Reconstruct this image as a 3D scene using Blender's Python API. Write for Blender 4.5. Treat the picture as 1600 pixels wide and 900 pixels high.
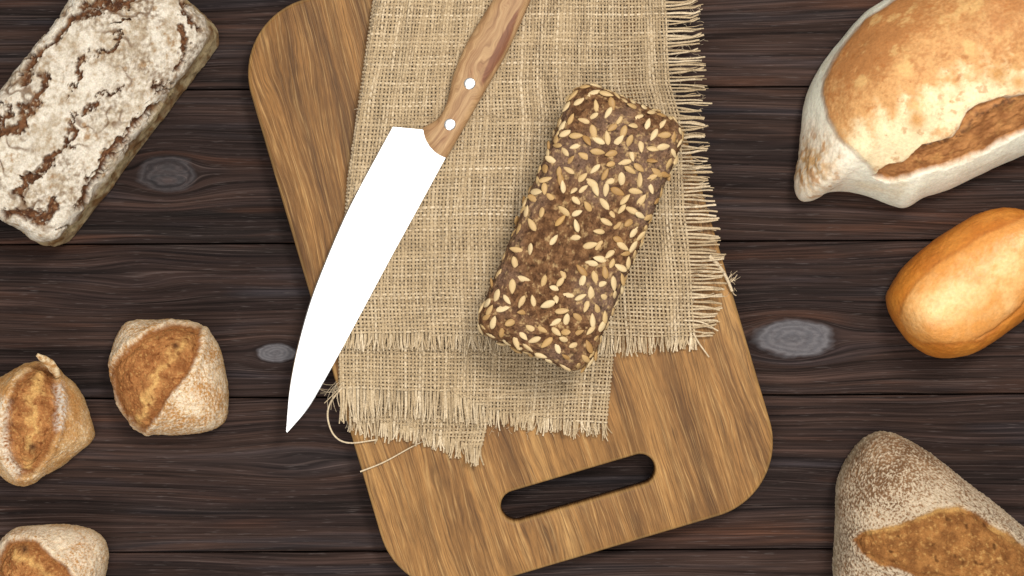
import bpy, math, random
import numpy as np
from mathutils import Vector

random.seed(7); RNG = np.random.default_rng(7)
scene = bpy.context.scene
for o in list(bpy.data.objects): bpy.data.objects.remove(o)

# ------------------------------------------------------------------ camera, world, light, exposure
CAM_H = 1.30; S = 0.0004                       # 0.4 mm per photo pixel on the tabletop
cam = bpy.data.cameras.new('camera'); cam_o = bpy.data.objects.new('camera', cam)
scene.collection.objects.link(cam_o)
cam_o.location = (0, 0, CAM_H); cam_o.rotation_euler = (0, 0, 0)
cam.sensor_width = 36; cam.lens = 36 * CAM_H / (1600 * S); cam.clip_start = .05; cam.clip_end = 50
scene.camera = cam_o
w = bpy.data.worlds.new('World'); scene.world = w; w.use_nodes = True
w.node_tree.nodes['Background'].inputs[0].default_value = (1, .985, .96, 1)
w.node_tree.nodes['Background'].inputs[1].default_value = .32
def area(name, loc, target, size, power, col):
    l = bpy.data.lights.new(name, 'AREA'); l.shape = 'SQUARE'; l.size = size; l.energy = power; l.color = col
    o = bpy.data.objects.new(name, l); scene.collection.objects.link(o); o.location = loc
    o.rotation_euler = (Vector(target) - Vector(loc)).to_track_quat('-Z', 'Y').to_euler(); return o
area('softbox', (.10, .22, 1.95), (0, 0, 0), 1.5, 17, (1, .985, .96))
area('key_softbox', (.55, .75, 1.65), (0, 0, 0), .42, 20, (1, .96, .90))
area('fill_softbox', (-.55, -1.15, 1.25), (.1, .05, 0), .9, 11, (1, .98, .95))
vs = scene.view_settings; vs.view_transform = 'Standard'; vs.look = 'None'; vs.exposure = .08; vs.gamma = 1; vs.use_curve_mapping = False
scene.render.engine = 'CYCLES'

# ------------------------------------------------------------------ helpers
C = scene.collection
def lin(r, g, b):
    f = lambda c: (c/255)/12.92 if c/255 <= .04045 else ((c/255+.055)/1.055)**2.4
    return (f(r), f(g), f(b), 1)
def L3(r, g, b): return np.array(lin(r, g, b)[:3])
def W(px, py, z):                               # a point of the place seen at photo pixel px, py at height z
    k = S*(CAM_H - z)/CAM_H
    return np.stack(np.broadcast_arrays((px-800)*k, (450-py)*k, z), -1)
def to_px(p):
    k = S*(CAM_H - p[..., 2])/CAM_H
    return np.stack([p[..., 0]/k + 800, 450 - p[..., 1]/k], -1)
def sstep(a, b, x):
    t = np.clip((x-a)/(b-a), 0, 1); return t*t*(3-2*t)

_perm = np.random.default_rng(3).permutation(256); _perm = np.concatenate([_perm]*3)
_g = np.random.default_rng(4).normal(size=(256, 3)); _g /= np.linalg.norm(_g, axis=1)[:, None]
def perlin(p):
    i = np.floor(p).astype(int); f = p - i; i &= 255; u = f*f*f*(f*(f*6-15)+10); r = 0
    for dx in (0, 1):
        for dy in (0, 1):
            for dz in (0, 1):
                h = _perm[_perm[_perm[(i[:, 0]+dx) & 255] + ((i[:, 1]+dy) & 255)] + ((i[:, 2]+dz) & 255)]
                d = (_g[h]*(f - np.array([dx, dy, dz]))).sum(1)
                r = r + d*(u[:, 0] if dx else 1-u[:, 0])*(u[:, 1] if dy else 1-u[:, 1])*(u[:, 2] if dz else 1-u[:, 2])
    return r*1.5
def fbm(p, sc, octs=3, seed=0, gain=.5):
    p = np.asarray(p)*sc + seed*17.31; r = 0; a = 1; t = 0
    for k in range(octs):
        r = r + a*perlin(p*2.03**k + 5.7*k); t += a; a *= gain
    return r/t**.7
def n1(x, seed=0): return perlin(np.stack([np.asarray(x, float), np.full_like(np.asarray(x, float), seed*3.17+.5), np.full_like(np.asarray(x, float), seed*1.71+.3)], -1))
def poly_sd(q, poly):                           # signed distance (px), negative inside
    P = np.array(poly, float); n = len(P); d = np.full(len(q), 1e9); ins = np.zeros(len(q), bool)
    for i in range(n):
        a, b = P[i], P[(i+1) % n]; e = b-a; v = q-a
        t = np.clip((v@e)/(e@e), 0, 1); d = np.minimum(d, np.hypot(*(v - t[:, None]*e).T))
        c = (a[1] > q[:, 1]) != (b[1] > q[:, 1])
        with np.errstate(all='ignore'): ins ^= c & (q[:, 0] < e[0]*(q[:, 1]-a[1])/(e[1] if e[1] else 1e-9)+a[0])
    return np.where(ins, -d, d)
def line_d(q, pts):
    P = np.array(pts, float); d = np.full(len(q), 1e9)
    for a, b in zip(P[:-1], P[1:]):
        e = b-a; v = q-a; t = np.clip((v@e)/(e@e), 0, 1); d = np.minimum(d, np.hypot(*(v - t[:, None]*e).T))
    return d
def closed_curve(pts, n):                       # Catmull-Rom, resampled by arc length
    P = np.array(pts, float); m = len(P); out = []
    for i in range(m):
        p0, p1, p2, p3 = P[i-1], P[i], P[(i+1) % m], P[(i+2) % m]
        for t in np.linspace(0, 1, 24, endpoint=False):
            out.append(.5*((2*p1)+(-p0+p2)*t+(2*p0-5*p1+4*p2-p3)*t*t+(-p0+3*p1-3*p2+p3)*t**3))
    return resample(np.array(out + [out[0]]), n+1)[:-1]
def resample(o, n):
    s = np.concatenate([[0], np.cumsum(np.linalg.norm(np.diff(o, axis=0), axis=1))]); t = np.linspace(0, s[-1], n)
    return np.stack([np.interp(t, s, o[:, k]) for k in range(o.shape[1])], 1)
def open_curve(pts, n):
    P = np.array(pts, float); P = np.vstack([2*P[0]-P[1], P, 2*P[-1]-P[-2]]); out = []
    for i in range(1, len(P)-2):
        p0, p1, p2, p3 = P[i-1:i+3]
        for t in np.linspace(0, 1, 16, endpoint=False):
            out.append(.5*((2*p1)+(-p0+p2)*t+(2*p0-5*p1+4*p2-p3)*t*t+(-p0+3*p1-3*p2+p3)*t**3))
    return resample(np.array(out+[P[-2]]), n)

def mesh_np(name, verts, faces, mat, parent=None, smooth=True, attrs=None, cols=None):
    me = bpy.data.meshes.new(name); verts = np.asarray(verts, np.float32)
    if isinstance(faces, np.ndarray):
        k = faces.shape[1]; nf = len(faces)
        me.vertices.add(len(verts)); me.vertices.foreach_set('co', verts.ravel())
        me.loops.add(nf*k); me.loops.foreach_set('vertex_index', faces.astype(np.int32).ravel())
        me.polygons.add(nf); me.polygons.foreach_set('loop_start', np.arange(0, nf*k, k, dtype=np.int32))
        me.update(calc_edges=True)
    else:
        me.from_pydata(verts.tolist(), [], faces)
    if smooth: me.polygons.foreach_set('use_smooth', np.ones(len(me.polygons), bool))
    for k, v in (attrs or {}).items():
        me.attributes.new(k, 'FLOAT', 'POINT').data.foreach_set('value', np.asarray(v, np.float32))
    if cols is not None:
        a = me.attributes.new('tone', 'FLOAT_COLOR', 'POINT')
        a.data.foreach_set('color', np.concatenate([cols, np.ones((len(cols), 1))], 1).astype(np.float32).ravel())
    me.materials.append(mat); me.validate()
    o = bpy.data.objects.new(name, me); C.objects.link(o); o.parent = parent
    return o
def tag(o, label=None, cat=None, group=None, kind=None):
    for k, v in (('label', label), ('category', cat), ('group', group), ('kind', kind)):
        if v: o[k] = v
    return o
def empty(name, loc=(0, 0, 0)):
    o = bpy.data.objects.new(name, None); C.objects.link(o); o.location = loc; o.empty_display_size = .02; return o
def adopt(parent, ch):                          # parent without moving the child
    ch.parent = parent; ch.matrix_parent_inverse = parent.matrix_basis.inverted()

# ------------------------------------------------------------------ materials
class M:
    def __init__(s, name, rough=.6, spec=.3):
        s.m = bpy.data.materials.new(name); s.m.use_nodes = True; s.t = s.m.node_tree; s.b = s.t.nodes['Principled BSDF']
        s.set('Roughness', rough); s.set('Specular IOR Level', spec)
    def put(s, sock, v):
        if hasattr(v, 'is_linked'): s.t.links.new(v, sock)
        else: sock.default_value = v
    def set(s, name, v): s.put(s.b.inputs[name], v); return s
    def n(s, typ, ins=(), out=0, **props):
        nd = s.t.nodes.new(typ)
        for k, v in props.items(): setattr(nd, k, v)
        for k, v in (ins.items() if isinstance(ins, dict) else enumerate(ins)):
            if v is not None: s.put(nd.inputs[k], v)
        return nd.outputs[out]
    def ma(s, op, a, b=0., c=0.): return s.n('ShaderNodeMath', (a, b, c), operation=op)
    def noise(s, vec, scale=1., detail=3., rough=.55, dist=0.):
        return s.n('ShaderNodeTexNoise', {'Vector': vec, 'Scale': scale, 'Detail': detail, 'Roughness': rough, 'Distortion': dist})
    def ramp(s, f, stops, interp='LINEAR'):
        nd = s.t.nodes.new('ShaderNodeValToRGB'); s.put(nd.inputs[0], f); cr = nd.color_ramp; cr.interpolation = interp
        while len(cr.elements) < len(stops): cr.elements.new(.5)
        for e, (p, c) in zip(cr.elements, stops): e.position = p; e.color = c if len(c) == 4 else (*c, 1)
        return nd.outputs[0]
    def mixc(s, f, a, b, mode='MIX'):
        nd = s.t.nodes.new('ShaderNodeMix'); nd.data_type = 'RGBA'; nd.blend_type = mode
        s.put(nd.inputs[0], f); s.put(nd.inputs[6], a); s.put(nd.inputs[7], b); return nd.outputs[2]
    def rng(s, v, a, b, c=0., d=1.): return s.n('ShaderNodeMapRange', (v, a, b, c, d))
    def vec(s, x, y, z=0.): return s.n('ShaderNodeCombineXYZ', (x, y, z))
    def sep(s, v):
        nd = s.t.nodes.new('ShaderNodeSeparateXYZ'); s.put(nd.inputs[0], v); return nd.outputs
    def pos(s): return s.n('ShaderNodeNewGeometry')
    def obj(s): return s.n('ShaderNodeTexCoord', out=3)
    def attr(s, name, out=0): return s.n('ShaderNodeAttribute', out=out, attribute_name=name)
    def bump(s, h, strength=.5, dist=.001):
        return s.set('Normal', s.n('ShaderNodeBump', {'Strength': strength, 'Distance': dist, 'Height': h}))

def plank_material():
    m = M('burnt_plank_wood', .7, .08)
    x, y, z = m.sep(m.pos()); rnd = m.n('ShaderNodeObjectInfo', out=5)
    psi = y; kmask = None; ring = None
    for (kx, ky, rx, ry, vis) in ((262, 272, 46, 27, .32), (1240, 529, 62, 29, 1.), (432, 552, 30, 15, .95), (470, 716, 80, 30, .0), (215, 425, 50, 22, 0.), (1330, 250, 60, 14, 0.), (740, 790, 50, 16, 0.)):
        X, Y = (kx-800)*S, (450-ky)*S; R = ry*S
        dx = m.ma('MULTIPLY', m.ma('SUBTRACT', x, X), ry/rx); dy = m.ma('SUBTRACT', y, Y)
        r2 = m.ma('ADD', m.ma('MULTIPLY', dx, dx), m.ma('MULTIPLY', dy, dy))
        inf = m.ma('MULTIPLY', m.ma('DIVIDE', R*R*1.25, m.ma('ADD', r2, R*R*(.30 if vis else 1.6))), m.ma('EXPONENT', m.ma('MULTIPLY', r2, -1/(R*2.8)**2)))
        psi = m.ma('SUBTRACT', psi, m.ma('MULTIPLY', dy, inf))
        if vis:
            r = m.ma('SQRT', r2)
            wob = m.noise(m.vec(m.ma('MULTIPLY', x, 60.), m.ma('MULTIPLY', y, 140.), 3.), 1., 2.)
            rr = m.ma('MULTIPLY', m.ma('ADD', r, m.ma('MULTIPLY', m.ma('SUBTRACT', wob, .5), R*.62)), 1/R)
            k = m.ma('MULTIPLY', m.rng(rr, 1.10, .86), vis)
            ed = m.ma('MULTIPLY', m.ma('EXPONENT', m.ma('MULTIPLY', m.ma('POWER', m.ma('SUBTRACT', rr, .72 if vis < .6 else 1.12), 2.), -90.)), 1. if vis < .6 else .5)
            edge = ed if kmask is None else m.ma('MAXIMUM', edge, ed)
            kmask = k if kmask is None else m.ma('MAXIMUM', kmask, k)
            g = m.ma('MULTIPLY', m.ma('SINE', m.ma('MULTIPLY', rr, 24.)), m.rng(rr, 1.3, 1.))
            ring = g if ring is None else m.ma('ADD', ring, g)
    low = m.noise(m.vec(m.ma('MULTIPLY', x, 3.2), m.ma('MULTIPLY', y, 16.), m.ma('MULTIPLY', rnd, 31.)), 1., 2.)
    g = m.ma('ADD', psi, m.ma('MULTIPLY', m.ma('SUBTRACT', low, .5), .024))
    xo = m.ma('ADD', x, m.ma('MULTIPLY', rnd, 7.3))
    broad = m.noise(m.vec(m.ma('MULTIPLY', xo, 2.2), m.ma('MULTIPLY', g, 46.), rnd), 1., 3., .6)
    band = m.noise(m.vec(m.ma('MULTIPLY', xo, 3.), m.ma('MULTIPLY', g, 170.), 4.), 1., 3., .6)
    fine = m.noise(m.vec(m.ma('MULTIPLY', xo, 11.), m.ma('MULTIPLY', g, 560.), 9.), 1., 3., .65)
    fleck = m.noise(m.vec(m.ma('MULTIPLY', xo, 60.), m.ma('MULTIPLY', y, 900.), 2.), 1., 2., .6)
    col = m.ramp(broad, [(.28, lin(31, 25, 23)), (.44, lin(44, 33, 30)), (.56, lin(57, 42, 36)), (.66, lin(50, 42, 41)), (.78, lin(80, 54, 40))])
    hue = m.noise(m.vec(m.ma('MULTIPLY', xo, 5.), m.ma('MULTIPLY', g, 60.), 21.), 1., 2.)
    col = m.mixc(m.rng(hue, .58, .76, 0., .5), col, lin(56, 56, 62))
    col = m.mixc(m.rng(hue, .42, .26, 0., .5), col, lin(88, 56, 40))
    col = m.mixc(1., col, m.ramp(band, [(.28, (.30,)*3), (.44, (.86,)*3), (.58, (1.1,)*3), (.74, (1.9,)*3)]), 'MULTIPLY')
    col = m.mixc(1., col, m.ramp(fine, [(.30, (.38,)*3), (.48, (.95,)*3), (.68, (1.7,)*3)]), 'MULTIPLY')
    hair = m.noise(m.vec(m.ma('MULTIPLY', xo, 9.), m.ma('MULTIPLY', g, 1250.), 13.), 1., 2., .6)
    col = m.mixc(m.rng(hair, .58, .70, 0., .62), col, lin(14, 11, 12))
    col = m.mixc(m.rng(hair, .42, .27, 0., .45), col, lin(104, 88, 82))
    dark = m.noise(m.vec(m.ma('MULTIPLY', xo, 1.6), m.ma('MULTIPLY', g, 330.), 17.), 1., 2., .5)
    col = m.mixc(m.rng(dark, .62, .72, 0., .5), col, lin(18, 14, 15))
    col = m.mixc(m.rng(fleck, .62, .75, 0., .35), col, lin(112, 102, 98))
    kc = m.mixc(m.rng(ring, -.9, .9), lin(98, 96, 99), lin(112, 109, 111))
    kc = m.mixc(m.rng(m.noise(m.vec(m.ma('MULTIPLY', x, 260.), m.ma('MULTIPLY', y, 520.)), 1., 4.), .45, .8, 0., .7), kc, lin(76, 71, 74))
    col = m.mixc(m.ma('MULTIPLY', kmask, .85), col, kc)
    col = m.mixc(m.ma('MULTIPLY', edge, .5), col, lin(26, 21, 22))
    m.set('Base Color', col)
    m.bump(m.ma('ADD', m.ma('ADD', m.ma('MULTIPLY', band, .7), m.ma('MULTIPLY', fine, .5)), m.ma('MULTIPLY', hair, -.5)), .7, .0012)
    return m.m

def oak_material():
    m = M('oiled_oak', .5, .25); x, y, z = m.sep(m.obj())
    low = m.noise(m.vec(m.ma('MULTIPLY', x, 9.), m.ma('MULTIPLY', y, 2.2), 1.), 1., 2.)
    g = m.ma('ADD', x, m.ma('MULTIPLY', m.ma('SUBTRACT', low, .5), .05))
    g = m.ma('ADD', g, m.ma('MULTIPLY', m.ma('SUBTRACT', m.noise(m.vec(m.ma('MULTIPLY', x, 70.), m.ma('MULTIPLY', y, 14.), 6.), 1., 3.), .5), .0065))
    broad = m.noise(m.vec(m.ma('MULTIPLY', g, 34.), m.ma('MULTIPLY', y, 3.2), 2.), 1., 3.)
    ring = m.noise(m.vec(m.ma('MULTIPLY', g, 170.), m.ma('MULTIPLY', y, 1.5), 5.), 1., 4., .65)
    pore = m.noise(m.vec(m.ma('MULTIPLY', g, 620.), m.ma('MULTIPLY', y, 20.), 7.), 1., 2., .6)
    fine = m.noise(m.vec(m.ma('MULTIPLY', g, 1400.), m.ma('MULTIPLY', y, 110.), 8.), 1., 2.)
    fig = m.noise(m.vec(m.ma('MULTIPLY', x, 55.), m.ma('MULTIPLY', y, 26.), 3.), 1., 3.)
    col = m.ramp(broad, [(.26, lin(90, 61, 31)), (.44, lin(126, 88, 46)), (.58, lin(150, 108, 59)), (.74, lin(182, 141, 86))])
    col = m.mixc(1., col, m.ramp(ring, [(.28, (.46, .42, .37)), (.46, (.95, .94, .93)), (.7, (1.32, 1.32, 1.32))]), 'MULTIPLY')
    col = m.mixc(m.rng(pore, .53, .66, 0., .42), col, lin(88, 57, 28))
    col = m.mixc(m.rng(pore, .44, .30, 0., .30), col, lin(218, 178, 118))
    dash = m.noise(m.vec(m.ma('MULTIPLY', g, 1000.), m.ma('MULTIPLY', y, 16.), 12.), 1., 3., .7)
    col = m.mixc(m.rng(dash, .53, .66, 0., .70), col, lin(74, 48, 22)); col = m.mixc(m.rng(dash, .44, .30, 0., .40), col, lin(212, 172, 112))
    col = m.mixc(1., col, m.ramp(fine, [(.3, (.8,)*3), (.7, (1.18,)*3)]), 'MULTIPLY')
    col = m.mixc(1., col, m.ramp(fig, [(.28, (.80, .78, .74)), (.5, (1., .99, .97)), (.72, (1.08, 1.08, 1.06))]), 'MULTIPLY')
    nz = m.sep(m.n('ShaderNodeNewGeometry', out=1))[2]; bevel = m.ma('MULTIPLY', m.rng(nz, .985, .8), m.rng(nz, .15, .45))
    col = m.mixc(m.ma('MULTIPLY', bevel, .18), col, lin(214, 180, 126))  # slightly paler tone where the surface rounds over at the edges
    m.set('Base Color', col)
    m.bump(m.ma('ADD', m.ma('MULTIPLY', dash, -.9), m.ma('MULTIPLY', pore, -.4)), .5, .0006)
    return m.m

def burlap_material():
    m = M('jute_thread', .92, .08); p = m.pos(); t = m.attr('tint', 2)
    col = m.ramp(t, [(0., lin(150, 128, 98)), (.5, lin(192, 169, 134)), (1., lin(230, 211, 180))])
    col = m.mixc(1., col, m.ramp(m.noise(p, 900., 3.), [(.3, (.72, .70, .66)), (.65, (1.12,)*3)]), 'MULTIPLY')
    m.set('Base Color', col); m.set('Sheen Weight', .15); m.bump(m.noise(p, 2600., 2.), .5, .0004)
    return m.m

def bread_material(name, rough=.8, spec=.15, grain=900., amt=.22, bump=.5, coat=0.):
    m = M(name, rough, spec); p = m.pos(); c = m.attr('tone')
    n = m.noise(p, grain, 4., .65); n2 = m.noise(p, grain*.22, 3.)
    col = m.mixc(1., c, m.ramp(n, [(.28, (1-amt*1.6, 1-amt*1.75, 1-amt*1.9)), (.72, (1+amt,)*3)]), 'MULTIPLY')
    col = m.mixc(1., col, m.ramp(n2, [(.3, (1-amt*.5, 1-amt*.6, 1-amt*.75)), (.7, (1+amt*.3,)*3)]), 'MULTIPLY')
    m.set('Base Color', col)
    if coat: m.set('Coat Weight', coat); m.set('Coat Roughness', .35)
    m.set('Subsurface Weight', .06); m.set('Subsurface Radius', (.004, .002, .001)); m.set('Subsurface Scale', .4)
    m.bump(m.ma('ADD', n, m.ma('MULTIPLY', n2, .6)), bump, .0008)
    return m.m

# ------------------------------------------------------------------ the setting: table of dark planks
TILT = math.radians(.28)
def build_table():
    mat = plank_material()
    top = empty('tabletop', (0, 0, 0)); top.rotation_euler.z = TILT
    tag(top, 'dark burnt wooden plank tabletop under everything', kind='structure')
    pitch, gap, L, T, b = 241*S, .0008, 1.7, .024, .0009
    hw = pitch/2 - gap/2
    prof = [(-hw, -T), (-hw, -b*1.3), (-hw+b*.4, -b*.4), (-hw+b*1.4, 0), (hw-b*1.4, 0), (hw-b*.4, -b*.4), (hw, -b*1.3), (hw, -T)]
    v = []; n = len(prof)
    for sx in (-1, 1): v += [(sx*L/2, yy, zz) for yy, zz in prof]
    f = [[i, (i+1) % n, n+(i+1) % n, n+i] for i in range(n)] + [list(range(n-1, -1, -1)), list(range(n, 2*n))]
    first = None
    for k in range(-5, 6):
        yc = (450 - (137.5 + 241*(k+.5)))*S
        if first is None: o = first = mesh_np('plank', v, f, mat, top, smooth=False)
        else: o = first.copy(); C.objects.link(o); o.parent = top
        o.location = (0, yc - 241*S*2*0, 0)
    for k in (-.6, .0, .6):
        v2 = [(k+a*.04, bb*1.3, -T-.001-c*.02) for a in (-1, 1) for bb in (-.5, .5) for c in (0, 1)]
        mesh_np('batten', v2, [[0, 1, 3, 2], [4, 6, 7, 5], [0, 4, 5, 1], [2, 3, 7, 6], [0, 2, 6, 4], [1, 5, 7, 3]], mat, top, smooth=False)
    zb = -T-.022
    mesh_np('underlay', [(-.85, -.66, zb), (.85, -.66, zb), (.85, .66, zb), (-.85, .66, zb)], [[0, 1, 2, 3]], mat, top, smooth=False)
build_table()

# ------------------------------------------------------------------ cutting board
BT = .019                                       # board top
TH = math.radians(16.4)
def build_board():
    k = (CAM_H-BT)/CAM_H*S
    wd, ln, R = 635*k/2, 959*k/2, 120*k
    e1 = np.array([math.cos(TH), -math.sin(TH)]); e2 = np.array([math.sin(TH), math.cos(TH)])
    cpx = 651.5*e1 + 611.5*e2
    sy = -(986-611.5)*k; sw, sr = 125*k, 23.5*k  # slot centre (local y up), half length, half width
    out = []
    for cx, cy, a0 in ((wd-R, ln-R, 0), (-wd+R, ln-R, 90), (-wd+R, -ln+R, 180), (wd-R, -ln+R, 270)):
        for a in np.linspace(a0, a0+90, 22): out.append((cx+R*math.cos(math.radians(a)), cy+R*math.sin(math.radians(a))))
    out = np.array(out)
    inn = []
    for cx, a0 in ((sw-sr, -90), (-sw+sr, 90)):
        for a in np.linspace(a0, a0+180, 26): inn.append((cx+sr*math.cos(math.radians(a)), sy+sr*math.sin(math.radians(a))))
    inn = np.array(inn); c = np.array([0, sy])
    def ray(loop, ang):                          # where the ray from the slot's centre meets a convex loop
        d = np.array([math.cos(ang), math.sin(ang)])
        for i in range(len(loop)):
            a, b = loop[i]-c, loop[(i+1) % len(loop)]-c; e = b-a
            det = d[0]*-e[1] + d[1]*e[0]
            if abs(det) < 1e-14: continue
            t = (a[0]*-e[1]+a[1]*e[0])/det; s = (d[0]*a[1]-d[1]*a[0])/det
            if t > 0 and -1e-9 <= s <= 1+1e-9: return c+d*t
    angs = np.unique(np.round(np.concatenate([np.arctan2(*(l-c).T[::-1]) for l in (out, inn)]), 6))
    O = np.array([ray(out, a) for a in angs]); I = np.array([ray(inn, a) for a in angs]); n = len(angs)
    def nrm(l):
        t = np.roll(l, -1, 0)-np.roll(l, 1, 0); t /= np.linalg.norm(t, axis=1)[:, None]; return np.stack([t[:, 1], -t[:, 0]], 1)
    NO, NI = nrm(O), nrm(I); b = .0028; loops = []
    def add(l, z): loops.append(np.concatenate([l, np.full((n, 1), z)], 1))
    zb = .0005
    for t in (0, 30, 60, 90): add(I+NI*b*.8*(1-math.sin(math.radians(t))), zb+b*.8*(1-math.cos(math.radians(t)))) if 0 else None
    add(I, zb); add(I, BT-b)
    for t in (25, 50, 75, 90): add(I+NI*b*(1-math.cos(math.radians(t))), BT-b+b*math.sin(math.radians(t)))
    for s in (.2, .5, .8): add((I+NI*b)*(1-s)+(O-NO*b)*s, BT)
    for t in (90, 75, 50, 25, 0): add(O-NO*b*(1-math.cos(math.radians(t))), BT-b+b*math.sin(math.radians(t)))
    for t in (0, 25, 50, 75, 90): add(O-NO*b*(1-math.cos(math.radians(t))), zb+b-b*math.sin(math.radians(t)))
    V = np.concatenate(loops); F = []
    m = len(loops)
    for a in range(m):
        for i in range(n):
            j = (i+1) % n; A, B = a*n, ((a+1) % m)*n
            F.append([A+i, B+i, B+j, A+j])
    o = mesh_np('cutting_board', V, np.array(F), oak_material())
    me = o.data; me.flip_normals() if me.polygons[int(n*7)].normal.z < 0 else None
    p = W(*cpx, BT); o.location = (p[0], p[1], 0); o.rotation_euler.z = TH
    tag(o, 'brown oak cutting board with rounded corners and slot handle under the burlap', 'cutting board')
build_board()

# ------------------------------------------------------------------ burlap cloth, woven thread by thread
BUR = burlap_material()
def tubes(name, threads, parent, K=6, flat=.62, kind='stuff'):
    V, F, T = [], [], []; base = 0
    ang = np.arange(K)*2*math.pi/K
    for pts, wd, tint in threads:
        n = len(pts)
        t = np.gradient(pts, axis=0); t /= np.linalg.norm(t, axis=1)[:, None]+1e-12
        side = np.cross(t, [0, 0, 1.]); side /= np.linalg.norm(side, axis=1)[:, None]+1e-9
        up = np.cross(side, t); wd = np.broadcast_to(wd, n)
        ring = pts[:, None] + wd[:, None, None]*.5*(np.cos(ang)[None, :, None]*side[:, None] + flat*np.sin(ang)[None, :, None]*up[:, None])
        V.append(ring.reshape(-1, 3)); T.append(np.repeat(np.broadcast_to(tint, n), K))
        i = np.arange(n-1)[:, None]*K; k = np.arange(K)[None]; k2 = (k+1) % K
        F.append((np.stack([i+k, i+k2, i+K+k2, i+K+k], -1)+base).reshape(-1, 4)); base += n*K
    o = mesh_np(name, np.concatenate(V), np.concatenate(F), BUR, parent, attrs={'tint': np.concatenate(T)})
    if kind: o['kind'] = kind
    return o

LIFT = .0024                                    # height of one cloth layer
def ip(x, pts): a = np.array(pts, float); return np.interp(x, a[:, 0], a[:, 1])
l1_left = [(-200, 604), (0, 590), (60, 581), (150, 566), (280, 549), (340, 542), (450, 538), (560, 545)]
l1_right = [(-200, 1036), (0, 1039), (76, 1042), (132, 1046), (181, 1060), (265, 1065), (340, 1069), (417, 1078), (507, 1083), (560, 1087)]
l1_tip = [(-200, 1088), (0, 1093), (38, 1096), (94, 1099), (170, 1102), (227, 1108), (283, 1110), (329, 1121), (350, 1126), (400, 1130), (443, 1132), (507, 1122), (560, 1110)]
l2_left = [(-200, 596), (0, 586), (280, 546), (450, 533), (560, 532), (640, 534), (700, 540)]
l2_right = [(-200, 965), (560, 956), (690, 943)]
l3_left = [(-200, 560), (560, 545), (700, 550)]
l3_right = [(-200, 790), (560, 772), (670, 757), (730, 743)]
def board_drop(px, py):                         # the cloth sags a little past the board's right edge
    s1 = px*math.cos(TH) - py*math.sin(TH)
    return sstep(972, 1075, s1)*.0075
def cloth_z(layer, px, py):
    p = np.stack([px*.011, py*.011, np.full_like(px, layer*3.3)], -1)
    z = BT + .0009 + .0005*perlin(p) + .0003*perlin(p*2.7+3)
    q = np.stack([px, py], -1); free = sstep(45, 110, line_d(q, [(760, 90), (690, 240), (447, 675)]))*sstep(60, 130, line_d(q, [(985, 180), (850, 520)]))
    p2 = np.stack([(px*.9+py*.35)*.016, (py*.9-px*.35)*.007, np.full_like(px, .7)], -1)
    z = z + free*(.0055*np.clip(1-np.abs(perlin(p2))*2.6, 0, 1)**2 + .0016*np.clip(perlin(p2*1.7+4), 0, 1))
    if layer <= 2: z = z + LIFT*(1-sstep(-14, 8, px - ip(py, l3_right)))*(1-sstep(-6, 16, py-ip(px, [(540, 672), (740, 715)])))
    if layer == 1:
        z = z + LIFT*(1-sstep(-12, 12, px - ip(py, l2_right)))*(1-sstep(640, 670, py))
        z = z + .0016*np.exp(-((px-620-.1*py)/60)**2)*sstep(420, 200, py)
    return z - board_drop(px, py)

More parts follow.
